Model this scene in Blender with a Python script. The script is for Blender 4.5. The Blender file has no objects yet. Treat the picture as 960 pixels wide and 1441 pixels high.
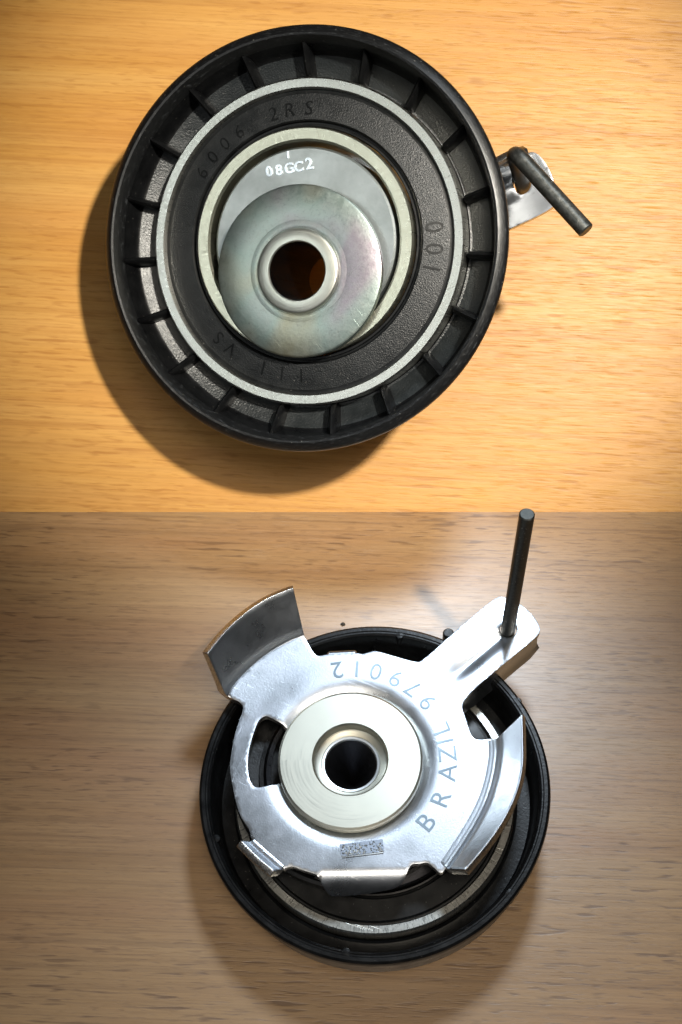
import bpy, bmesh, math, random
from mathutils import Vector, Matrix
from mathutils.geometry import delaunay_2d_cdt
random.seed(4)
S = 0.001                                   # everything below is written in millimetres
R = math.radians
scene = bpy.context.scene
col = scene.collection

# ------------------------------------------------------------------ camera
CAM_H = 275.0
cam_d = bpy.data.cameras.new('camera'); cam = bpy.data.objects.new('camera', cam_d); col.objects.link(cam)
cam.location = (0, 0, CAM_H*S); cam.rotation_euler = (0, 0, 0)
cam_d.sensor_fit = 'HORIZONTAL'; cam_d.sensor_width = 36; cam_d.lens = 2000/960*36
cam_d.clip_start = 0.005; cam_d.clip_end = 20
cam_d.dof.use_dof = True; cam_d.dof.focus_distance = (CAM_H-38)*S; cam_d.dof.aperture_fstop = 64
scene.camera = cam

# ------------------------------------------------------------------ world, lamps, exposure
world = bpy.data.worlds.new('World'); scene.world = world; world.use_nodes = True
bg = world.node_tree.nodes['Background']; bg.inputs[0].default_value = (0.93, 0.96, 1.0, 1); bg.inputs[1].default_value = 0.010

def spot(name, loc, aim, power, radius, cone, blend, color):
    d = bpy.data.lights.new(name, 'SPOT'); o = bpy.data.objects.new(name, d); col.objects.link(o)
    o.location = Vector(loc)*S
    o.rotation_euler = (Vector(aim)-Vector(loc)).to_track_quat('-Z', 'Y').to_euler()
    d.energy = power; d.shadow_soft_size = radius*S; d.spot_size = R(cone); d.spot_blend = blend; d.color = color
    return o
def panel(name, loc, aim, power, size, color):
    d = bpy.data.lights.new(name, 'AREA'); o = bpy.data.objects.new(name, d); col.objects.link(o)
    o.location = Vector(loc)*S
    o.rotation_euler = (Vector(aim)-Vector(loc)).to_track_quat('-Z', 'Y').to_euler()
    d.energy = power; d.shape = 'DISK'; d.size = size*S; d.color = color
    return o
spot('desk_lamp', (140, 122, 470), (8, 56, 0), 14.8, 11, 22.5, 0.75, (1.0, 0.94, 0.82))
spot('flash_lamp', (40, 176, 162), (8, -60, 36), 1.6, 22, 38, 1.0, (0.76, 0.88, 1.0))
spot('wall_fill_spot', (-140, 142, 104), (25, -45, 48), 0.7, 40, 17, 0.8, (0.80, 0.92, 1.0))  # added unseen fill, placed to mirror in the curved wall
spot('metal_fill_spot', (-236, 53, 375), (-7, 46, 30), 0.9, 60, 15, 0.5, (0.93, 1.0, 0.96))  # added unseen fill that brightens the flat metal of the face-down tensioner
spot('board_fill_spot', (30, 10, 335), (6, -64, 30), 3.5, 100, 34, 1.0, (1.0, 0.90, 0.76))  # added unseen soft fill for the leaning board
panel('fill_panel', (-200, -120, 560), (0, -20, 0), 0.14, 260, (0.95, 0.98, 1.0))  # added dim fill panel that gives the metals something to reflect

vs = scene.view_settings; vs.view_transform = 'Standard'; vs.look = 'None'; vs.exposure = 0.0; vs.gamma = 1.0
vs.use_curve_mapping = False
scene.render.engine = 'CYCLES'; scene.cycles.use_denoising = True; scene.cycles.max_bounces = 6
scene.cycles.sample_clamp_indirect = 6

# ------------------------------------------------------------------ material helpers
class NT:
    def __init__(self, name):
        self.m = bpy.data.materials.new(name); self.m.use_nodes = True
        self.t = self.m.node_tree; self.b = self.t.nodes['Principled BSDF']
    def n(self, kind, **kw):
        nd = self.t.nodes.new(kind)
        for k, v in kw.items(): setattr(nd, k, v)
        return nd
    def l(self, a, b): self.t.links.new(a, b)
    def val(self, sock, v):
        if isinstance(v, bpy.types.NodeSocket): self.l(v, sock)
        else: sock.default_value = v
    def coords(self, scale=(1, 1, 1), rot=(0, 0, 0), loc=(0, 0, 0)):
        tc = self.n('ShaderNodeTexCoord'); mm = self.n('ShaderNodeMapping')      # metres to millimetres
        mm.inputs['Scale'].default_value = (1/S, 1/S, 1/S); self.l(tc.outputs['Object'], mm.inputs[0])
        mp = self.n('ShaderNodeMapping', vector_type='POINT'); self.l(mm.outputs[0], mp.inputs[0])
        mp.inputs['Scale'].default_value = scale; mp.inputs['Rotation'].default_value = rot; mp.inputs['Location'].default_value = loc
        return mp.outputs[0]
    def noise(self, vec, scale, detail=2, rough=0.5, dist=0.0):
        nd = self.n('ShaderNodeTexNoise'); self.l(vec, nd.inputs['Vector'])
        nd.inputs['Scale'].default_value = scale; nd.inputs['Detail'].default_value = detail
        nd.inputs['Roughness'].default_value = rough; nd.inputs['Distortion'].default_value = dist
        return nd.outputs['Fac']
    def ramp(self, fac, stops, interp='LINEAR'):
        r = self.n('ShaderNodeValToRGB'); self.l(fac, r.inputs[0]); r.color_ramp.interpolation = interp
        e = r.color_ramp.elements
        while len(e) < len(stops): e.new(0.5)
        for k, (p, c) in enumerate(stops):
            e[k].position = p; e[k].color = (*c, 1) if isinstance(c, tuple) else (c, c, c, 1)
        return r.outputs[0]
    def math(self, op, a, b=0.0, clamp=False):
        nd = self.n('ShaderNodeMath', operation=op, use_clamp=clamp); self.val(nd.inputs[0], a); self.val(nd.inputs[1], b)
        return nd.outputs[0]
    def mix(self, fac, a, b, mode='MIX'):
        nd = self.n('ShaderNodeMix', data_type='RGBA', blend_type=mode)
        self.val(nd.inputs[0], fac)
        self.val(nd.inputs[6], (*a, 1) if isinstance(a, tuple) else a); self.val(nd.inputs[7], (*b, 1) if isinstance(b, tuple) else b)
        return nd.outputs[2]
    def bump(self, h, strength, dist_mm):
        nd = self.n('ShaderNodeBump'); self.l(h, nd.inputs['Height'])
        nd.inputs['Strength'].default_value = strength; nd.inputs['Distance'].default_value = dist_mm*S
        self.l(nd.outputs[0], self.b.inputs['Normal'])
    def set(self, **kw):
        names = dict(color='Base Color', rough='Roughness', metal='Metallic', spec='Specular IOR Level', coat='Coat Weight', coatr='Coat Roughness')
        for k, v in kw.items():
            if isinstance(v, tuple): v = (*v, 1)
            self.val(self.b.inputs[names[k]], v)
        return self.m
    def scratches(self, turns=(25, 112), lo=0.70):
        out = None
        for k, a in enumerate(turns):
            v = self.coords((0.10, 5.5, 1), (0, 0, 0), (k*13.7, k*5.1, 0))
            mp = v.node; pre = self.n('ShaderNodeMapping'); src = mp.inputs[0].links[0].from_socket
            self.l(src, pre.inputs[0]); pre.inputs['Rotation'].default_value = (0, 0, R(a)); self.l(pre.outputs[0], mp.inputs[0])
            n = self.ramp(self.noise(v, 1.0, 2, 0.5, 0.1), [(lo, 0.0), (lo+0.05, 1.0)])
            out = n if out is None else self.math('MAXIMUM', out, n)
        return out
    def polar(self, cx=0.0, cy=0.0):
        tc = self.n('ShaderNodeTexCoord'); sx = self.n('ShaderNodeSeparateXYZ'); self.l(tc.outputs['Object'], sx.inputs[0])
        x = self.math('SUBTRACT', sx.outputs[0], cx*S); y = self.math('SUBTRACT', sx.outputs[1], cy*S)
        ang = self.math('ARCTAN2', y, x)
        r = self.math('SQRT', self.math('ADD', self.math('MULTIPLY', x, x), self.math('MULTIPLY', y, y)))
        r = self.math('DIVIDE', r, S)
        cb = self.n('ShaderNodeCombineXYZ'); self.l(ang, cb.inputs[0]); self.l(r, cb.inputs[1])
        return cb.outputs[0]

def wood(name, base, pale, red, dark, fleck_amt, seed, rough, spec, turn, squash=1.0, coat=0.0):
    t = NT(name)
    v = t.coords((1, 1, 1), (0, 0, R(turn)), (seed, seed*0.37, 0))
    def st(sx, sy, off=0.0):
        mp = t.n('ShaderNodeMapping'); t.l(v, mp.inputs[0]); mp.inputs['Scale'].default_value = (sx*squash, sy*squash, 1)
        mp.inputs['Location'].default_value = (off, off*1.7, off*.3); return mp.outputs[0]
    bands = t.noise(st(0.010, 0.16), 1.0, 3, 0.55, 0.3)
    c = t.mix(t.ramp(bands, [(0.30, 0.0), (0.70, 1.0)]), base, pale)
    reds = t.noise(st(0.018, 0.10, 31), 1.0, 2, 0.5)
    c = t.mix(t.ramp(reds, [(0.45, 0.0), (0.75, 0.75)]), c, red)
    lines = t.noise(st(0.006, 1.1, 77), 1.0, 4, 0.65, 0.4)                       # long continuous grain lines
    c = t.mix(t.ramp(lines, [(0.34, 0.30), (0.52, 0.0)]), c, dark)
    fine = t.noise(st(0.07, 3.4, 7), 1.0, 4, 0.65)
    c = t.mix(t.ramp(fine, [(0.34, 0.24), (0.62, 0.0)]), c, dark)
    # the medullary flecks of the beech: short lenses along the grain, three sizes, unevenly strewn
    dens = t.ramp(t.noise(st(0.025, 0.09, 11), 1.0, 2), [(0.36, 0.10), (0.62, 1.0)])
    dens2 = t.ramp(t.noise(st(0.03, 0.07, 91), 1.0, 2), [(0.36, 1.0), (0.62, 0.25)])
    m1 = t.math('MULTIPLY', t.ramp(t.noise(st(0.19, 1.7, 3), 1.0, 1, 0.4, 0.25), [(0.60, 0.0), (0.70, 1.0)]), dens)
    m2 = t.math('MULTIPLY', t.ramp(t.noise(st(0.32, 2.7, 51), 1.0, 1, 0.4, 0.2), [(0.60, 0.0), (0.72, 0.85)]), dens2)
    m3 = t.ramp(t.noise(st(0.5, 5.0, 61), 1.0, 1, 0.4, 0.2), [(0.62, 0.0), (0.74, 0.45)])
    m = t.math('MAXIMUM', t.math('MAXIMUM', m1, m2), m3)
    c = t.mix(t.math('MULTIPLY', m, fleck_amt), c, dark)
    # shallow pores and the pressed grain of the laminate
    pore = t.noise(st(0.22, 8.0, 23), 1.0, 2, 0.6)
    h = t.math('SUBTRACT', t.math('MULTIPLY', fine, 0.5), t.math('MULTIPLY', m, 0.6))
    h = t.math('ADD', h, t.math('MULTIPLY', t.ramp(pore, [(0.62, 0.0), (0.72, 1.0)]), 0.9))
    t.bump(h, 0.5, 0.07)
    if coat: t.set(coat=coat, coatr=0.32)
    return t.set(color=c, rough=t.ramp(pore, [(0.3, rough-0.05), (0.7, rough+0.08)]), spec=spec)

WOOD_A = wood('honey_beech', (0.59, 0.285, 0.055), (0.69, 0.385, 0.108), (0.61, 0.28, 0.068), (0.34, 0.125, 0.018), 0.55, 3.0, 0.42, 0.30, 3.0, 0.72)
WOOD_B = wood('grey_beech', (0.38, 0.215, 0.088), (0.46, 0.285, 0.132), (0.40, 0.205, 0.092), (0.115, 0.054, 0.021), 0.70, 40.0, 0.42, 0.75, 2.0, 0.85, 0.9)

def plastic(name, c, rough, grain, amt, spec=0.5):
    t = NT(name); v = t.coords()
    g = t.noise(v, grain, 2, 0.6); big = t.noise(v, 0.35, 3, 0.6)
    t.bump(g, amt, 0.12)
    dust = t.ramp(t.noise(v, 2.6, 1, 0.4), [(0.755, 0.0), (0.80, 1.0)])
    cc = t.mix(t.ramp(big, [(0.3, 0.0), (0.7, 1.0)]), c, tuple(min(1, k*1.5+0.002) for k in c))
    return t.set(color=t.mix(t.math('MULTIPLY', dust, 0.4), cc, (0.28, 0.27, 0.25)),
                 rough=t.ramp(big, [(0.3, rough-0.06), (0.7, rough+0.08)]), spec=spec)
MOULDED = plastic('black_moulded_plastic', (0.0030, 0.0032, 0.0036), 0.33, 1.6, 0.25, 0.32)
GRAINY = plastic('grainy_black_plastic', (0.012, 0.0145, 0.016), 0.34, 3.4, 0.8, 1.0)
def rim_mat():
    t = NT('scuffed_black_plastic'); v = t.coords()
    p = t.polar(); mp = t.n('ShaderNodeMapping'); t.l(p, mp.inputs[0]); mp.inputs['Scale'].default_value = (9, 1.6, 1)
    sc = t.noise(mp.outputs[0], 3.0, 4, 0.7); g = t.noise(v, 5.0, 2, 0.6)
    t.bump(t.math('ADD', sc, t.math('MULTIPLY', g, 0.5)), 0.22, 0.12)
    dust = t.ramp(t.noise(v, 2.3, 1, 0.4), [(0.745, 0.0), (0.79, 1.0)])
    c = t.mix(t.ramp(sc, [(0.57, 0.0), (0.72, 1.0)]), (0.004, 0.0043, 0.005), (0.055, 0.06, 0.066))
    return t.set(color=t.mix(t.math('MULTIPLY', dust, 0.5), c, (0.30, 0.29, 0.27)), rough=t.ramp(sc, [(0.3, 0.30), (0.7, 0.46)]), spec=0.8)
SCUFFED = rim_mat()
RUBBER = plastic('seal_rubber', (0.006, 0.007, 0.008), 0.40, 4.2, 0.9, 0.7)
RUBBER_SMOOTH = plastic('smooth_rubber', (0.004, 0.0045, 0.005), 0.36, 2.0, 0.08, 0.35)

def ground_steel(name, c, c2, rough, ang=95.0, rad=0.7, cx=0.0, cy=0.0, amt=0.22, streak=0.12):
    t = NT(name); p = t.polar(cx, cy)
    mp = t.n('ShaderNodeMapping'); t.l(p, mp.inputs[0]); mp.inputs['Scale'].default_value = (ang, rad, 1)
    g = t.noise(mp.outputs[0], 1.0, 4, 0.7, 0.3); mq = t.n('ShaderNodeMapping'); t.l(p, mq.inputs[0]); mq.inputs['Scale'].default_value = (1.6, 0.12, 1)
    big = t.noise(mq.outputs[0], 1.0, 2, 0.5); sc = t.scratches((20, 110), 0.71)
    t.bump(t.math('ADD', g, t.math('MULTIPLY', sc, -0.8)), amt, 0.05)
    cc = t.mix(t.ramp(big, [(0.3, 0.0), (0.7, 1.0)]), c, c2)
    cc = t.mix(t.ramp(g, [(0.30, streak), (0.5, 0.0)]), cc, tuple(k*0.55 for k in c))
    return t.set(color=cc, metal=1.0, rough=t.ramp(g, [(0.3, rough-0.07), (0.7, rough+0.10)]))
STEEL = ground_steel('ground_steel', (0.60, 0.60, 0.57), (0.54, 0.54, 0.50), 0.30)
STEEL_YELLOW = ground_steel('oiled_steel', (0.57, 0.56, 0.46), (0.50, 0.50, 0.41), 0.32)
DARK_AND_SHADE_STEEL = ground_steel('dark_and_shade_steel', (0.10, 0.10, 0.11), (0.06, 0.06, 0.065), 0.32)  # dark coil metal; also stands in for shade inside the bores

def zinc(name, c, c2, rough, grain=3.4, amt=0.16):
    t = NT(name); v = t.coords(); g = t.noise(v, grain, 2, 0.6); big = t.noise(v, 0.12, 4, 0.65)
    sp = t.noise(v, 1.3, 3, 0.6); sc = t.scratches()
    t.bump(t.math('SUBTRACT', g, t.math('MULTIPLY', sc, 0.35)), amt, 0.05)
    cc = t.mix(t.ramp(big, [(0.35, 0.0), (0.68, 1.0)]), c, c2)
    cc = t.mix(t.ramp(sp, [(0.64, 0.0), (0.74, 0.35)]), cc, tuple(k*0.55 for k in c))
    cc = t.mix(t.math('MULTIPLY', sc, 0.18), cc, tuple(min(1, k*0.6) for k in c))
    return t.set(color=cc, metal=1.0, rough=t.ramp(big, [(0.3, rough-0.06), (0.7, rough+0.07)]))
ZINC = zinc('zinc_plated_sheet', (0.66, 0.70, 0.75), (0.56, 0.59, 0.65), 0.31, 3.8, 0.30)
DIECAST = zinc('die_cast_zinc', (0.52, 0.555, 0.56), (0.36, 0.40, 0.41), 0.45, 2.0, 0.40)
STAMP_BRIGHT = zinc('struck_metal', (0.80, 0.82, 0.82), (0.72, 0.74, 0.75), 0.32, 3.0, 0.1)
LETTER_SHADE = zinc('letter_shade_metal', (0.27, 0.34, 0.39), (0.22, 0.28, 0.33), 0.48, 3.0, 0.2)
STAMP_SHADE = zinc('recess_shade_metal', (0.34, 0.38, 0.45), (0.28, 0.32, 0.39), 0.42, 3.0, 0.3)
TURNED = ground_steel('turned_bushing_steel', (0.60, 0.61, 0.56), (0.52, 0.53, 0.48), 0.36, 1.2, 4.0, 0.1, -5.12)
TURNED_FACE = ground_steel('turned_face_steel', (0.62, 0.615, 0.535), (0.58, 0.575, 0.50), 0.40, 1.2, 4.5, -4.31, 3.49, 0.025, 0.02)
def sheared():
    t = NT('sheared_edge_metal'); v = t.coords((1, 1, 0.35)); g = t.noise(v, 2.4, 3, 0.7)
    t.bump(g, 0.55, 0.25)
    return t.set(color=t.mix(t.ramp(g, [(0.35, 0.0), (0.6, 1.0)]), (0.45, 0.44, 0.45), (0.78, 0.78, 0.76)), metal=1.0, rough=0.30)
SHEARED = sheared()
def chromate():
    t = NT('iridescent_chromate'); v = t.coords((1, 1, 1), (0, 0, 0), (4.0, 9.0, 0)); a = t.noise(v, 0.055, 2, 0.5, 0.4)
    c = t.ramp(a, [(0.32, (0.40, 0.38, 0.27)), (0.44, (0.38, 0.41, 0.35)), (0.52, (0.34, 0.42, 0.39)), (0.61, (0.35, 0.40, 0.39)), (0.70, (0.36, 0.32, 0.36))])
    b = t.noise(v, 0.9, 5, 0.7); c = t.mix(t.ramp(b, [(0.42, 0.0), (0.75, 0.30)]), c, (0.50, 0.53, 0.52))
    c = t.mix(t.ramp(t.noise(v, 2.2, 4, 0.7), [(0.30, 0.40), (0.48, 0.0)]), c, (0.20, 0.21, 0.20))
    sc = t.scratches((40, 130), 0.70); c = t.mix(t.math('MULTIPLY', sc, 0.4), c, (0.62, 0.63, 0.60))
    g = t.noise(v, 2.8, 3, 0.6); t.bump(t.math('SUBTRACT', t.math('ADD', g, b), sc), 0.30, 0.06)
    return t.set(color=c, metal=1.0, rough=t.ramp(b, [(0.3, 0.36), (0.7, 0.46)]))
CHROMATE = chromate()
def pinmat(name, k):
    t = NT(name); v = t.coords((1, 1, 1)); g = t.noise(v, 1.4, 4, 0.65); sc = t.scratches((15, 80), 0.68)
    t.bump(t.math('SUBTRACT', g, sc), 0.16, 0.08)
    c = t.mix(t.ramp(g, [(0.4, 0.0), (0.7, 1.0)]), (0.085*k, 0.088*k, 0.082*k), (0.15*k, 0.15*k, 0.14*k))
    return t.set(color=t.mix(t.math('MULTIPLY', sc, 0.6), c, (0.30, 0.29, 0.27)), metal=0.85, rough=t.ramp(g, [(0.3, 0.34), (0.7, 0.50)]))
OXIDE = pinmat('black_oxide_steel', 1.15); OXIDE_SHADE = pinmat('shaded_black_oxide_steel', 0.45)  # darker copy for the standing pin: its dark reflections put into the colour
CRUMB = plastic('dark_grit', (0.03, 0.025, 0.02), 0.7, 2.0, 0.3)

# ------------------------------------------------------------------ mesh helpers (all in millimetres)
def finish(name, verts, faces, mats, parent=None, sharp=32, xf=None, fmat=None, matrix=None):
    if xf: verts = [xf(Vector(v)) for v in verts]
    me = bpy.data.meshes.new(name); me.from_pydata([tuple(Vector(v)*S) for v in verts], [], faces)
    mats = mats if isinstance(mats, (list, tuple)) else [mats]
    for m in mats: me.materials.append(m)
    if fmat:
        for p, k in zip(me.polygons, fmat): p.material_index = k
    bm = bmesh.new(); bm.from_mesh(me)
    bmesh.ops.recalc_face_normals(bm, faces=bm.faces)
    for f in bm.faces: f.smooth = True
    for e in bm.edges: e.smooth = not (len(e.link_faces) == 2 and e.calc_face_angle(0) > R(sharp))
    bm.to_mesh(me); bm.free()
    o = bpy.data.objects.new(name, me); col.objects.link(o)
    if parent is not None: o.parent = parent
    if matrix is not None: o.matrix_world = matrix
    return o

def lathe(profile, cx=0, cy=0, seg=160):
    """closed ring profile [(r, z)...] turned round (cx, cy)"""
    V, Fc = [], []; n = len(profile)
    for k in range(seg):
        a = 2*math.pi*k/seg; c, s = math.cos(a), math.sin(a)
        V += [(cx+r*c, cy+r*s, z) for r, z in profile]
    for k in range(seg):
        k2 = (k+1) % seg
        for j in range(n):
            j2 = (j+1) % n
            Fc.append((k*n+j, k2*n+j, k2*n+j2, k*n+j2))
    return V, Fc

def box_bar(p0, p1, up, w0, w1, h0, h1, round_=0.35):
    """a rounded rib from p0 to p1: footprint widths w, heights h at both ends"""
    p0, p1, up = Vector(p0), Vector(p1), Vector(up); d = (p1-p0).normalized(); sd = d.cross(up).normalized()
    V = []; prof = [(-1, 0), (-0.92, 0.55), (-0.62, 0.88), (0, 1.0), (0.62, 0.88), (0.92, 0.55), (1, 0)]
    ts = [0.0, 0.05, 0.12, 0.4, 0.7, 0.9, 0.97, 1.0]
    for t in ts:
        w = w0+(w1-w0)*t; h = h0+(h1-h0)*t
        e = min(1, 0.45+min(t, 1-t)*6)
        V += [tuple(p0+(p1-p0)*t+sd*(a*w/2*e)+up*(b*h*min(1, 0.75+min(t, 1-t)*3))) for a, b in prof]
    n = len(prof); Fc = []
    for i in range(len(ts)-1):
        for j in range(n-1): Fc.append((i*n+j, i*n+j+1, (i+1)*n+j+1, (i+1)*n+j))
        Fc.append((i*n+n-1, i*n, (i+1)*n, (i+1)*n+n-1))
    Fc.append(tuple(range(n))); Fc.append(tuple(range((len(ts)-1)*n, len(ts)*n)))
    return V, Fc

def tube(path, rad, seg=28, chamfer=0.25, sub=10, bend=None):
    """round bar along a polyline whose inner corners are rounded"""
    P = [Vector(p) for p in path]; pts = [P[0]]
    for i in range(1, len(P)-1):
        b = bend or 3.0; a0 = P[i]+(P[i-1]-P[i]).normalized()*b; a1 = P[i]+(P[i+1]-P[i]).normalized()*b
        for k in range(sub+1):
            t = k/sub; pts.append((a0*(1-t)+P[i]*t)*(1-t)+(P[i]*(1-t)+a1*t)*t)
    pts.append(P[-1])
    d0 = (pts[1]-pts[0]).normalized(); d1 = (pts[-1]-pts[-2]).normalized()
    pts = [pts[0], pts[0]+d0*chamfer]+pts[1:-1]+[pts[-1]-d1*chamfer, pts[-1]]
    rads = [rad-chamfer]+[rad]*(len(pts)-2)+[rad-chamfer]
    V, Fc = [], []; ref = Vector((0, 0, 1))
    t0 = (pts[1]-pts[0]).normalized(); u = t0.orthogonal().normalized()
    for i, p in enumerate(pts):
        t = (pts[min(i+1, len(pts)-1)]-pts[max(i-1, 0)]).normalized()
        u = (u-t*u.dot(t)).normalized(); w = t.cross(u)
        V += [tuple(p+(u*math.cos(2*math.pi*k/seg)+w*math.sin(2*math.pi*k/seg))*rads[i]) for k in range(seg)]
    for i in range(len(pts)-1):
        for k in range(seg):
            k2 = (k+1) % seg; Fc.append((i*seg+k, i*seg+k2, (i+1)*seg+k2, (i+1)*seg+k))
    Fc.append(tuple(range(seg))); Fc.append(tuple(range((len(pts)-1)*seg, len(pts)*seg)))
    return V, Fc

def chaikin(pts, it=2):
    for _ in range(it):
        q = []
        for i in range(len(pts)):
            a, b = pts[i], pts[(i+1) % len(pts)]
            q += [(a[0]*.75+b[0]*.25, a[1]*.75+b[1]*.25), (a[0]*.25+b[0]*.75, a[1]*.25+b[1]*.75)]
        pts = q
    return pts
def inside(p, poly):
    x, y = p; r = False; j = len(poly)-1
    for i in range(len(poly)):
        xi, yi = poly[i]; xj, yj = poly[j]
        if (yi > y) != (yj > y) and x < (xj-xi)*(y-yi)/(yj-yi)+xi: r = not r
        j = i
    return r
def smooth_line(pts, n):
    """Catmull-Rom through the points, n samples"""
    P = [Vector(p) for p in pts]; P = [P[0]*2-P[1]]+P+[P[-1]*2-P[-2]]; m = len(P)-3; out = []
    for k in range(n):
        t = k/(n-1)*m; i = min(int(t), m-1); f = t-i; a, b, c, d = P[i:i+4]
        out.append(0.5*((2*b)+(c-a)*f+(2*a-5*b+4*c-d)*f*f+(3*b-a-3*c+d)*f**3))
    return out

def glyph(ch, size, bold=0.0):
    cu = bpy.data.curves.new('glyph', 'FONT'); cu.body = ch; cu.size = 1.0; cu.align_x = 'CENTER'; cu.resolution_u = 3
    cu.offset = bold
    cu.extrude = 0.0
    o = bpy.data.objects.new('glyph', cu); col.objects.link(o)
    me = bpy.data.meshes.new_from_object(o.evaluated_get(bpy.context.evaluated_depsgraph_get()))
    V = [(v.co.x*size, (v.co.y-0.36)*size) for v in me.vertices]; Fc = [tuple(p.vertices) for p in me.polygons]
    bpy.data.objects.remove(o); bpy.data.curves.remove(cu); bpy.data.meshes.remove(me)
    return V, Fc
def lettering(name, items, z, height, mat, parent, xf=None, bold=0.0, wide=1.0):
    """items: (char, x, y, rotation, size); each letter is a thin raised slab, an object of its own"""
    for ch, x, y, rot, size in items:
        V, Fc = [], []
        gv, gf = glyph(ch, size, bold); c, s = math.cos(rot), math.sin(rot)
        P = [(x+(p*wide)*c-q*s, y+(p*wide)*s+q*c) for p, q in gv]; n = len(P)
        V += [(a, d, z-0.1) for a, d in P]+[(a, d, z+height) for a, d in P]
        cnt = {}
        for f in gf:
            Fc.append(tuple(n+k for k in f)); Fc.append(tuple(reversed(f)))
            for i in range(len(f)): cnt[(f[i], f[(i+1) % len(f)])] = 1
        for (i, j) in list(cnt):
            if (j, i) not in cnt: Fc.append((i, j, n+j, n+i))
        finish(name, V, Fc, mat, parent, 20, xf)

def sheet_mods(o, thick, bevel=0.22, offset=-1, rim=False):
    m = o.modifiers.new('thickness', 'SOLIDIFY'); m.thickness = thick*S; m.offset = offset; m.use_even_offset = False
    if rim: m.material_offset_rim = 1
    if bevel:
        b = o.modifiers.new('edge', 'BEVEL'); b.width = bevel*S; b.segments = 2; b.limit_method = 'ANGLE'; b.angle_limit = R(50); b.use_clamp_overlap = True

def empty(name, matrix):
    o = bpy.data.objects.new(name, None); col.objects.link(o); o.matrix_world = matrix; o.empty_display_size = 0.01
    return o
def tag(o, label, cat, group=None):
    o['label'] = label; o['category'] = cat
    if group: o['group'] = group

def frame(n):
    n = Vector(n).normalized(); ex = (Vector((1, 0, 0))-n*n.x).normalized(); return ex, n.cross(ex), n
def mat_from(ex, ey, ez, org, s=1.0):
    m = Matrix.Identity(4)
    for i, a in enumerate((ex, ey, ez)):
        for k in range(3): m[k][i] = a[k]*s
    for k in range(3): m[k][3] = org[k]*S
    return m

# ------------------------------------------------------------------ poses of the two tensioners
HGT = 18.0                                   # height of the pulley between its two rims
ea, eb, ec = frame((-math.sin(R(16)), -math.sin(R(5)), math.cos(R(16))))
CA = Vector((-7.49, 46.13, 33.87))
MAT_A = mat_from(-ea, eb, -ec, CA-ec*HGT)    # lies face down, its rear turned to the camera
fa, fb, fc = frame((-0.059, math.tan(R(30)), 1))
CB = Vector((5.36, -44.74, 41.75)); SB = 0.85
MAT_B = mat_from(fa, fb, fc, CB, SB)         # lies face up on the leaning board
rear = lambda v: Vector((-v.x, v.y, -v.z-HGT))   # rear-side coordinates (seen from behind) to tensioner coordinates

# ------------------------------------------------------------------ the tensioner
OUT = [(-13.02,28.96),(-11.85,26.59),(-10.84,25.63),(-9.56,25.91),(-8.7,26.05),(-2.86,26.23),(-1.86,25.89),(-0.15,26.47),(0.99,26.6),(5.23,25.11),(8.74,23.95),(10.02,24.07),(16.76,30.46),(22.73,35.71),(25.28,37.73),(26.75,38.34),(30.65,36.15),(32.9,33.38),(34.0,30.83),(33.47,29.27),(30.03,26.39),(24.85,22.05),(20.47,18.36),(18.27,16.0),(17.37,14.38),(18.1,12.0),(18.79,9.05),(19.42,7.73),(20.49,7.28),(23.65,7.65),(23.76,4.62),(22.81,-0.34),(21.09,-5.19),(18.46,-9.94),(15.65,-13.95),(13.58,-16.58),(12.45,-18.81),(10.56,-16.8),(9.66,-16.26),(8.33,-16.64),(7.15,-16.49),(6.35,-17.4),(5.1,-20.41),(0.39,-21.13),(-3.52,-21.47),(-8.09,-21.67),(-9.14,-20.87),(-10.48,-18.35),(-11.66,-17.94),(-13.39,-17.38),(-15.11,-16.69),(-16.17,-16.81),(-16.95,-17.33),(-23.09,-11.6),(-23.28,-9.68),(-24.69,-7.88),(-25.71,-5.79),(-26.65,-2.28),(-27.65,2.28),(-27.48,4.87),(-27.17,7.76),(-26.59,10.69),(-25.58,13.93),(-25.34,15.12),(-26.09,16.19),(-28.96,17.45),(-25.31,22.25),(-21.14,26.18),(-16.89,28.74),(-13.75,30.08)]
SLOT = [(-21.08,13.24),(-20.09,12.92),(-16.0,10.6),(-15.4,5.5),(-16.9,-0.3),(-19.06,-0.86),(-21.91,-1.51),(-23.01,-1.21),(-23.88,0.5),(-24.25,3.37),(-24.07,6.25),(-23.21,9.88),(-22.31,12.38)]
HUB = (-4.31, 3.49)
PIN = (27.6, 30.8)
PZ = 3.5                                      # top face of the plate above the front rim

def plate_z(x, y):
    r = math.hypot(x-HUB[0], y-HUB[1])
    z = PZ-1.15*math.exp(-((r-12.6)/2.3)**2)
    if y < -17.2 and -10 < x < 6.2: z -= 0.16*(-17.2-y)**2
    d = Vector((PIN[0]-HUB[0], PIN[1]-HUB[1])).normalized(); q = Vector((x-PIN[0], y-PIN[1]))
    al = q.dot(d); ac = q.x*d.y-q.y*d.x
    z -= 0.75*math.exp(-(ac/1.5)**2)*(1/(1+math.exp(-(al+15)*0.7)))*(1/(1+math.exp((al+0.5)*2.0)))
    rt = math.hypot(x, y)
    a = math.degrees(math.atan2(y, x))
    if 108 < a < 152: z += 0.05*max(0, rt-26.5)**1.5*0.5
    return z

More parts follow.
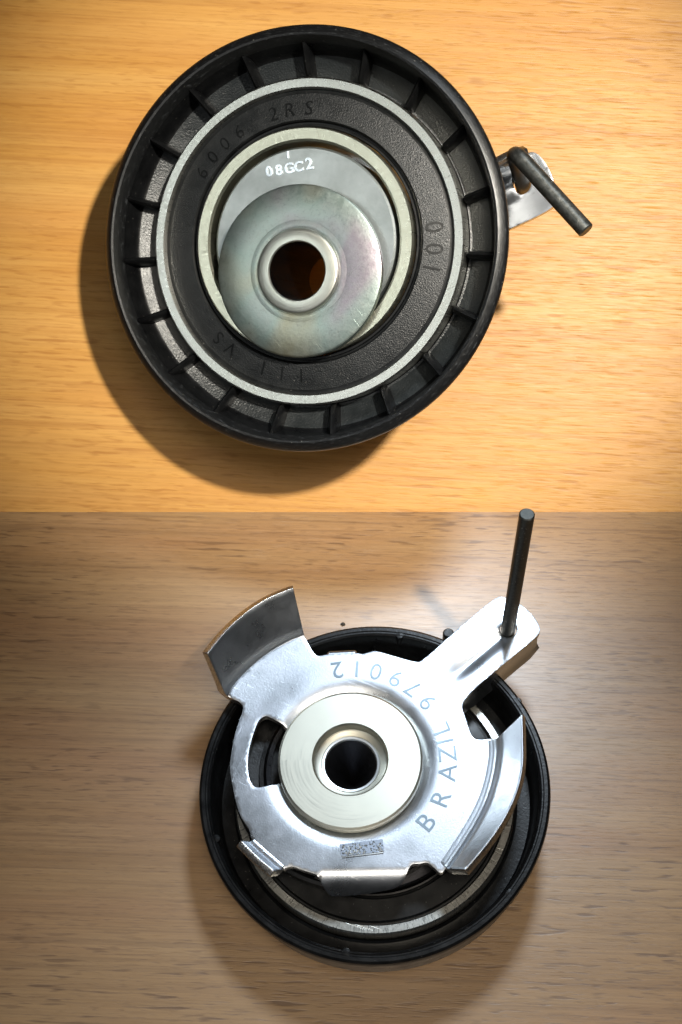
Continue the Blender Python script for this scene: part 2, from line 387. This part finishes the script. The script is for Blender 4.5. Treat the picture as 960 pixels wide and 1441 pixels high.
def make_plate_mesh(name, parent, pxf):
    outer = chaikin(OUT, 2); slot = chaikin(SLOT, 2)
    ring = [(HUB[0]+10.5*math.cos(2*math.pi*k/64), HUB[1]+10.5*math.sin(2*math.pi*k/64)) for k in range(64)]
    eye = [(PIN[0]+1.75*math.cos(2*math.pi*k/24), PIN[1]+1.75*math.sin(2*math.pi*k/24)) for k in range(24)]
    V, E = [], []
    for loop in (outer, slot, ring, eye):
        b = len(V); V += [Vector(p) for p in loop]; E += [(b+i, b+(i+1) % len(loop)) for i in range(len(loop))]
    ok = lambda p: inside(p, outer) and not inside(p, slot) and not inside(p, ring) and not inside(p, eye)
    st = 0.62; y = -24.0; row = 0
    nb = len(V); bnd = [Vector(v) for v in V]
    cell = {}
    for v in bnd: cell.setdefault((int(v.x//1), int(v.y//1)), []).append(v)
    while y < 40:
        x = -31.0+(st/2 if row % 2 else 0)
        while x < 36:
            if ok((x, y)):
                q = Vector((x, y)); near = False
                for i in (-1, 0, 1):
                    for j in (-1, 0, 1):
                        for w in cell.get((int(x//1)+i, int(y//1)+j), ()):
                            if (w-q).length < 0.33: near = True
                if not near: V.append(q)
            x += st
        y += st*0.866; row += 1
    v2, _, f2, _, _, _ = delaunay_2d_cdt(V, E, [], 0, 1e-5)
    Fc = [tuple(f) for f in f2 if ok(tuple(sum((v2[i] for i in f), Vector((0, 0)))/len(f)))]
    used = sorted({i for f in Fc for i in f}); mp = {o: k for k, o in enumerate(used)}
    VV = [(v2[i].x, v2[i].y, plate_z(v2[i].x, v2[i].y)) for i in used]
    Fc = [tuple(mp[i] for i in f) for f in Fc]
    o = finish(name, VV, Fc, [ZINC, SHEARED], parent, 40, pxf)
    face_to(o, (0, 0, 1), parent)
    sheet_mods(o, 1.7, 0.2, -1, True)
    return o

def face_to(o, d, parent):
    """make the sheet's normals look along d (so its thickness grows to the other side)"""
    me = o.data; s = sum((p.normal.dot(Vector(d))*p.area for p in me.polygons))
    if s < 0: me.flip_normals()

def bent_tab(name, base, top, z0, z1, thick, parent, pxf, n=44, away=HUB, inset=1.5):
    B = smooth_line([(*p, 0) for p in base], n); T = smooth_line([(*p, 0) for p in top], n); V = []; rows = 0
    for i in range(n):
        b, t = B[i], T[i]; o = Vector((b.x-away[0], b.y-away[1], 0)).normalized(); line = []
        for d, h in ((-inset, 0.03), (-inset*.5, 0.05), (0, 0.2), (0.40, 0.55), (0.62, 1.1)): line.append(b+o*d+Vector((0, 0, z0+h)))
        s = b+o*0.7; m = 9
        for k in range(1, m+1):
            f = k/m; q = s.lerp(t, f); q.z = z0+1.4+(z1-z0-1.4)*f; line.append(q)
        rows = len(line); V += line
    Fc = [(i*rows+j, (i+1)*rows+j, (i+1)*rows+j+1, i*rows+j+1) for i in range(n-1) for j in range(rows-1)]
    o = finish(name, V, Fc, [ZINC, SHEARED], parent, 60, pxf)
    c = B[n//2]; me = o.data; ctr = pxf(Vector((away[0], away[1], z1+6)))*S if pxf else Vector((away[0], away[1], z1+6))*S
    s = sum(p.normal.dot(ctr-p.center)*p.area for p in me.polygons)
    if s < 0: me.flip_normals()
    sheet_mods(o, thick, 0.28, -1, True)
    return o

def side_flange(name, edge, z0, z1, thick, flare, parent, pxf, n=40):
    B = smooth_line([(*p, 0) for p in edge], n); V = []; rows = 0
    for i in range(n):
        t = (B[min(i+1, n-1)]-B[max(i-1, 0)]).normalized(); o = Vector((-t.y, t.x, 0))
        if o.dot(Vector((1, -1, 0))) < 0: o = -o
        f = i/(n-1); line = []
        depth = (z1-z0)*(0.35+0.65*min(1, (1-f)*3)*min(1, 0.5+f*4))
        for d, h in ((-0.7, 0.0), (-0.25, 0.06), (0.0, 0.2), (0.05, 0.45), (0.10, 0.7), (flare*.45, 0.86), (flare, 1.0)):
            line.append(B[i]+o*d+Vector((0, 0, z0+depth*h)))
        rows = len(line); V += line
    Fc = [(i*rows+j, (i+1)*rows+j, (i+1)*rows+j+1, i*rows+j+1) for i in range(n-1) for j in range(rows-1)]
    o = finish(name, V, Fc, [ZINC, SHEARED], parent, 60, pxf)
    ctr = pxf(Vector((40, -10, 10)))*S if pxf else Vector((40, -10, 10))*S
    if sum(p.normal.dot(ctr-p.center)*p.area for p in o.data.polygons) < 0: o.data.flip_normals()
    sheet_mods(o, thick, 0.3, -1, True)
    return o

def make_tensioner(face_up, matrix):
    root = empty('belt_tensioner', matrix)
    F = None if face_up else rear
    # --- pulley wheel
    if face_up:      # profile in tensioner coordinates, z = 0 the front rim
        prof = [(34.0, -1.0), (33.85, -0.35), (33.4, 0.0), (32.75, 0.0), (32.55, -0.22), (32.3, -0.22), (32.1, -0.05), (31.8, -0.3), (31.6, -1.0), (31.2, -5.0), (30.9, -8.5), (30.5, -9.0), (28.1, -9.0), (27.7, -8.6), (27.6, -8.0), (27.6, -12.2), (29.5, -12.8), (31.0, -13.4), (32.0, -13.1), (32.6, -12.4), (33.7, -3.0)]
    else:            # rear coordinates, w = 0 the rear rim
        prof = [(36.0, -1.6), (35.85, -1.05), (35.45, -0.7), (34.8, -0.25), (34.4, -0.08), (34.05, -0.2), (33.8, -0.8), (33.3, -3.2), (32.8, -6.2), (32.5, -7.0), (32.1, -7.3), (28.5, -9.0), (28.15, -8.9), (28.05, -8.4), (28.05, -16.5), (30.0, -17.2), (32.0, -18.0), (32.6, -17.8), (33.0, -17.0), (35.0, -4.4), (35.7, -2.6)]
    V, Fc = lathe(prof, seg=192)
    n = len(prof); fm = []
    for k in range(192):
        for j in range(n):
            fm.append(2 if (not face_up and 10 <= j <= 11) else (0 if (not face_up and (j <= 6 or j >= n-2)) else 1))
    wheel = finish('pulley_wheel', V, Fc, [SCUFFED, MOULDED, GRAINY], root, 34, F, fm)
    # --- ribs between rim and bearing seat
    rm = None
    for k in range(19):
        a = R(89.5+k*360/19+ (0 if not face_up else 0.2)); c, s = math.cos(a), math.sin(a)
        if face_up:
            if k: continue                    # only this one shows, at the top between tab and arm
            V, Fc = box_bar((27.9*c, 27.9*s, -9.1), (31.3*c, 31.3*s, -9.1), (0, 0, 1), 0.9, 0.9, 3.2, 5.4)
        else:
            V, Fc = box_bar((28.0*c, 28.0*s, -9.3), (33.9*c, 33.9*s, -7.4), (0, 0, 1), 1.5, 1.5, 3.6, 5.4)
        finish('rib', V, Fc, MOULDED, wheel, 50, F)
    if face_up:
        for x, y in ((-5.43, -31.7), (-30.2, -10.1), (24.9, -21.2), (5.7, 31.75), (28.6, 16.8)):
            V, Fc = lathe([(0.05, -5), (0.95, -5), (0.95, -0.5), (0.75, -0.15), (0.05, -0.1)], x, y, 20); finish('ejector_knob', V, Fc, MOULDED, wheel, 34)
        V, Fc = lathe([(0.05, -4), (1.15, -4), (1.15, 0.1), (0.85, 0.5), (0.05, 0.5)], 15.6, 31.7, 20); finish('ejector_knob', V, Fc, MOULDED, wheel, 34)
    # --- bearing
    if face_up: D = -4.6
    else: D = -4.5
    bo = 27.5 if face_up else 28.0; bi = bo-1.95
    V, Fc = lathe([(bo-0.3, D), (bo, D-0.3), (bo, D-7.8), (bi, D-7.8), (bi, D-0.45), (bi+0.3, D)], seg=192)
    finish('bearing_outer_ring', V, Fc, STEEL, root, 34, F)
    V, Fc = lathe([(bi-0.02, D-1.0), (bi-0.25, D-0.95), (bi-0.45, D-0.95), (bi-0.7, D-(0.85 if not face_up else 0.3)), (20.9, D-0.10), (20.65, D-0.35), (20.5, D-0.95), (20.25, D-1.0), (20.1, D-0.5), (19.8, D-0.45), (19.62, D-0.7), (19.62, D-2.2), (bi-0.02, D-2.2)], seg=192)
    seal = finish('bearing_seal', V, Fc, [RUBBER, RUBBER_SMOOTH], root, 30, F, [0 if j == 3 and not face_up else 1 for k in range(192) for j in range(13)])
    ir = D+1.2
    V, Fc = lathe([(19.45, ir-0.3), (19.2, ir), (17.45, ir), (17.1, ir-0.4), (17.05, D-8), (19.5, D-8)], seg=192)
    finish('bearing_inner_ring', V, Fc, DARK_AND_SHADE_STEEL if face_up else STEEL_YELLOW, root, 34, F)
    # --- eccentric hub with its two faces and the bolt hole
    if not face_up:
        hx, hy = -0.1, -5.12
        hd = D+0.35
        V, Fc = lathe([(4.95, hd), (15.9, hd), (16.25, hd-0.3), (16.3, hd-1.2), (16.3, -15), (4.95, -15)], 0, 0, 160)
        # the bore is eccentric: shift the inner circle onto the bolt axis
        V = [(x+(hx if math.hypot(x, y) < 6 else 0), y+(hy if math.hypot(x, y) < 6 else 0), z) for x, y, z in V]
        hub = finish('eccentric_hub', V, Fc, DIECAST, root, 34, F)
        items = [(c, x, y, R(8), sz) for c, x, y, sz in (('0', -6.3, 12.35, 2.5), ('8', -4.5, 12.5, 2.5), ('G', -2.65, 12.75, 2.45), ('C', -0.95, 12.95, 2.4), ('2', 0.95, 13.4, 2.7))]
        items.append(('1', -2.9, 15.0, R(4), 1.7))
        lettering('struck_character', items, hd, 0.22, ZINC, hub, F, bold=0.025)
        V, Fc = lathe([(6.8, -1.05), (7.6, -1.15), (8.4, -1.0), (14.3, -1.0), (14.6, -1.15), (14.7, -1.4), (14.7, -2.3), (14.5, -2.5), (6.8, -2.5)], hx, hy, 128)
        washer = finish('washer', V, Fc, CHROMATE, root, 30, F)
        V, Fc = lathe([(4.95, -0.45), (5.15, -0.2), (6.75, -0.15), (7.1, -0.3), (7.25, -0.6), (7.3, -1.3), (6.0, -15.5), (6.0, -22.3), (4.6, -22.3), (4.75, -3.5)], hx, hy, 96)
        finish('bushing', V, Fc, [TURNED, DARK_AND_SHADE_STEEL], washer, 30, F, [1 if j in (8, 9) else 0 for k in range(96) for j in range(10)])  # inner wall darkened: shade of the bore put into its colour
        V, Fc = lathe([(7.35, -1.0), (7.5, -0.93), (8.0, -0.93), (8.6, -0.99), (8.8, -1.3), (7.35, -1.3)], hx, hy, 96)
        finish('staked_collar', V, Fc, CHROMATE, washer, 30, F)
        # seal lettering, struck clockwise with the tops outwards
        it = []
        for ch, ang in (('6', 146.2), ('0', 137.9), ('0', 130.0), ('6', 121.7), ('2', 104.5), ('R', 97.0), ('S', 88.2), ('0', 5.2), ('0', -4.0), ('1', -12.2), ('S', -135), ('V', -127.5), ('I', -110), ('I', -101), ('I', -92)):
            a = R(ang); big = ch in '01' and -20 < ang < 20
            it.append((ch, 22.95*math.cos(a), 22.95*math.sin(a), a-math.pi/2, 4.3 if big else 3.5))
        lettering('moulded_letter', it, D-0.51, 0.15, RUBBER_SMOOTH, seal, lambda v: rear(v-Vector((0, 0, 0.2*(math.hypot(v.x, v.y)-22.95)))), wide=0.95)
    else:
        hx, hy = HUB
        V, Fc = lathe([(13.0, -3.5), (23.3, -3.5), (23.5, -0.6), (22.9, -0.3), (22.4, -0.5), (22.2, -2.2), (18.3, -2.6), (18.1, -1.7), (17.3, -1.7), (17.1, -3.0), (13.0, -3.0)], hx, hy, 128)
        finish('spring_housing', V, Fc, MOULDED, root, 34)
        V, Fc = lathe([(15.9, -1.6), (16.7, -1.2), (17.3, -1.6), (17.3, -2.4), (15.9, -2.4)], hx, hy, 128)
        finish('spring_coil', V, Fc, DARK_AND_SHADE_STEEL, root, 34)
        V, Fc = lathe([(5.0, 1.6), (5.25, 1.85), (6.6, 2.05), (7.0, 2.3), (7.05, 4.45), (7.35, 4.8), (13.45, 4.8), (13.85, 4.55), (13.95, 4.2), (13.95, 3.1), (13.6, 2.8), (12.0, 2.6), (12.0, -13.3), (0.1, -10.5)], hx, hy, 128)
        fmx = [0]*len(Fc)
        hub = finish('eccentric_hub', V, Fc, [TURNED_FACE, DARK_AND_SHADE_STEEL], root, 30, None, [1 if j in (12, 13) else 0 for k in range(128) for j in range(14)])  # bore closed by a dark cone: shade of the deep hole as colour
        V, Fc = lathe([(4.92, 1.0), (4.95, 1.75), (5.15, 2.05), (5.55, 2.1), (5.75, 1.9), (5.75, 1.0)], hx, hy, 96)
        finish('bushing', V, Fc, STAMP_BRIGHT, hub, 30)
    # --- pressed steel plate with arm, tabs and lettering
    if face_up: pxf = None; tab_h = 11.5; wall_h = 7.0
    else:
        tab_h = 13.4; wall_h = 9.0
        rot = R(115.3); c, s = math.cos(rot)*0.92, math.sin(rot)*0.92
        def pxf(v): 
            x, y = v.x-HUB[0], v.y-HUB[1]
            return Vector((c*x-s*y+0.1, s*x+c*y-5.12, v.z))
    plate = make_plate_mesh('base_plate', root, pxf)
    tb = [(-28.5,17.35),(-27.33,19.39),(-24.61,22.85),(-20.71,26.33),(-16.89,28.74),(-13.5,30.2)]
    tt = [(-31.84,23.13),(-28.41,27.94),(-24.75,31.72),(-20.59,34.76),(-16.37,36.7),(-15.24,36.99)]
    if not face_up: tt = [tuple(Vector(b).lerp(Vector(t), -0.25)) for b, t in zip(tb, tt)]
    bent_tab('stop_tab', tb, tt, PZ, tab_h, 1.9, plate, pxf)
    bent_tab('curved_wall', [(23.64,7.5),(23.62,4.62),(22.85,0.37),(21.26,-4.5),(18.76,-9.27),(15.93,-13.55),(13.15,-17.5)],
             [(28.86,11.25),(28.71,6.78),(28.35,1.12),(27.12,-3.72),(24.86,-8.46),(21.46,-13.36),(16.67,-18.81)], PZ, wall_h, 1.7, plate, pxf)
    bent_tab('small_tab', [(-23.0,-11.7),(-19.93,-14.48),(-16.9,-17.1)], [(-24.67,-12.51),(-21.4,-15.76),(-18.32,-18.3)], PZ-0.1, 6.4, 1.6, plate, pxf, 24)
    side_flange('arm_flange', [(33.3,29.1),(30.03,26.39),(24.85,22.05),(20.47,18.36),(18.27,16.0),(17.6,14.6)], PZ-0.15, PZ-6.2, 1.3, 0.9, plate, pxf)
    if face_up:
        V, Fc = tube([(-8.9, 26.3, 2.3), (-3.0, 26.5, 2.3)], 0.85, 16, 0.3); finish('edge_lip', V, Fc, ZINC, plate, 40)
        angs = [('B', -41), ('R', -24.5), ('A', -8), ('Z', 3.5), ('I', 11.5), ('L', 19.5), ('9', 38), ('7', 50.2), ('9', 62), ('0', 74.6), ('1', 86), ('2', 97.7)]
        it = []
        for ch, ang in angs:
            rr = 19.2 if ang > 25 else 18.6
            a = R(ang); it.append((ch, HUB[0]+rr*math.cos(a), HUB[1]+rr*math.sin(a), a+math.pi/2, 5.0))
        lettering('stamped_letter', it, PZ-0.02, 0.10, LETTER_SHADE, plate, None, wide=1.05)  # same sheet metal, shading of the pressed relief put into the letter colour
        V, Fc = [], []
        c0, c1 = Vector((-5.9, -15.4)), Vector((1.8, -14.6)); ax = (c1-c0); up = Vector((-ax.y, ax.x)).normalized()
        def lump(p, r, h):
            b = len(V)
            for q in ((0, 0, h),)+tuple((r*math.cos(k*1.047), r*math.sin(k*1.047), -0.05) for k in range(6)): V.append((p.x+q[0], p.y+q[1], PZ+q[2]))
            for k in range(6): Fc.append((b, b+1+k, b+1+(k+1) % 6))
        for i in range(30):
            for j in range(6):
                if random.random() < 0.5:
                    lump(c0+ax*((i+.5+random.uniform(-.3, .3))/30)+up*(0.55+j*0.36+random.uniform(-.1, .1)), random.uniform(.20, .32), random.uniform(.14, .32))
        b = len(V)
        for f, u, z in ((0, -.05, 0), (1, -.05, 0), (1, .4, 0), (0, .4, 0), (0.01, .1, .16), (.99, .1, .16), (.99, .28, .16), (0.01, .28, .16)):
            q = c0+ax*f+up*u; V.append((q.x, q.y, PZ+z-0.02))
        for q in ((0, 1, 5, 4), (1, 2, 6, 5), (2, 3, 7, 6), (3, 0, 4, 7), (4, 5, 6, 7)): Fc.append(tuple(b+k for k in q))
        nf = len(Fc); b = len(V)
        for f, u in ((-0.02, 0.42), (1.02, 0.42), (1.02, 2.75), (-0.02, 2.75)): q = c0+ax*f+up*u; V.append((q.x, q.y, PZ+0.03))
        Fc.append((b, b+1, b+2, b+3))  # flat quad: shade of a struck recess put into its colour
        mk = finish('struck_mark', V, Fc, [STAMP_BRIGHT, STAMP_SHADE], plate, 30, None, [0]*nf+[1]); mk['kind'] = 'stuff'
    return root

ten_a = make_tensioner(False, MAT_A)
tag(ten_a, 'black belt tensioner pulley lying face down on honey wood, ribbed rear and 6006 bearing showing', 'belt tensioner', 'belt tensioners')
ten_b = make_tensioner(True, MAT_B)
tag(ten_b, 'belt tensioner lying face up on grey brown wood, zinc plate stamped BRAZIL 979012 showing', 'belt tensioner', 'belt tensioners')

# ------------------------------------------------------------------ locking pins, held in the arms
V, Fc = tube([(34.85, 9.9, -26.0), (35.8, 14.3, -6.2), (48.25, 0.6, -4.6)], 1.42, 32, 0.22, 12, 3.0)
pa = finish('locking_pin', V, Fc, OXIDE, None, 34, rear, None, MAT_A)
tag(pa, 'bent black steel locking pin angled out beside the face down pulley', 'locking pin', 'locking pins')
V, Fc = tube([(27.3, 30.2, 0.0), (29.2, 35.3, 42.0)], 1.42, 32, 0.22)
pb = finish('locking_pin', V, Fc, OXIDE_SHADE, None, 34, None, None, MAT_B)
tag(pb, 'straight dark locking pin standing in the zinc arm of the face up tensioner', 'locking pin', 'locking pins')

# ------------------------------------------------------------------ the two wooden surfaces
bpy.context.view_layer.update()
def lowest(objs, nrm):
    m = 1e9; dg = bpy.context.evaluated_depsgraph_get()
    for o in objs:
        if o.type != 'MESH': continue
        e = o.evaluated_get(dg)
        for v in e.data.vertices: m = min(m, (o.matrix_world @ v.co).dot(nrm)/S)
    return m
za = lowest(list(ten_a.children_recursive)+[pa], Vector((0, 0, 1)))
nb = Vector((0, math.sin(R(30)), math.cos(R(30))))
db = lowest(list(ten_b.children_recursive)+[pb], nb); zb = db/nb.z
def slab(name, mat, matrix, x, y0, y1, t):
    V = [(-x, y0, 0), (x, y0, 0), (x, y1, 0), (-x, y1, 0), (-x, y0, -t), (x, y0, -t), (x, y1, -t), (-x, y1, -t)]
    o = finish(name, V, [(0, 1, 2, 3), (4, 7, 6, 5), (0, 4, 5, 1), (1, 5, 6, 2), (2, 6, 7, 3), (3, 7, 4, 0)], mat, None, 30, None, None, matrix)
    o['kind'] = 'structure'; return o
table_a = slab('tabletop', WOOD_A, Matrix.Translation((0, 0, za*S)), 200, 0, 240, 16)
table_b = slab('tabletop', WOOD_B, Matrix.Translation((0, 0, zb*S)) @ Matrix.Rotation(-R(30), 4, 'X'), 200, -150, 0, 16)

# ------------------------------------------------------------------ specks of dirt on the wood
def crumb(px, py, plane_n, plane_d, rad, label):
    d = Vector(((px-480)/2000, (720.5-py)/2000, -1)); o = Vector((0, 0, CAM_H)); t = (plane_d-o.dot(plane_n))/d.dot(plane_n); p = o+d*t
    bm = bmesh.new(); bmesh.ops.create_icosphere(bm, subdivisions=2, radius=rad*S)
    for v in bm.verts: v.co *= random.uniform(0.75, 1.2); v.co.z *= 0.6
    me = bpy.data.meshes.new('dirt_speck'); bm.to_mesh(me); bm.free(); me.materials.append(CRUMB)
    c = bpy.data.objects.new('dirt_speck', me); col.objects.link(c); c.location = (p+plane_n*rad*0.35)*S
    tag(c, label, 'speck')
crumb(483, 879, nb, db, 0.42, 'tiny dark speck on grey brown wood above the pulley rim')
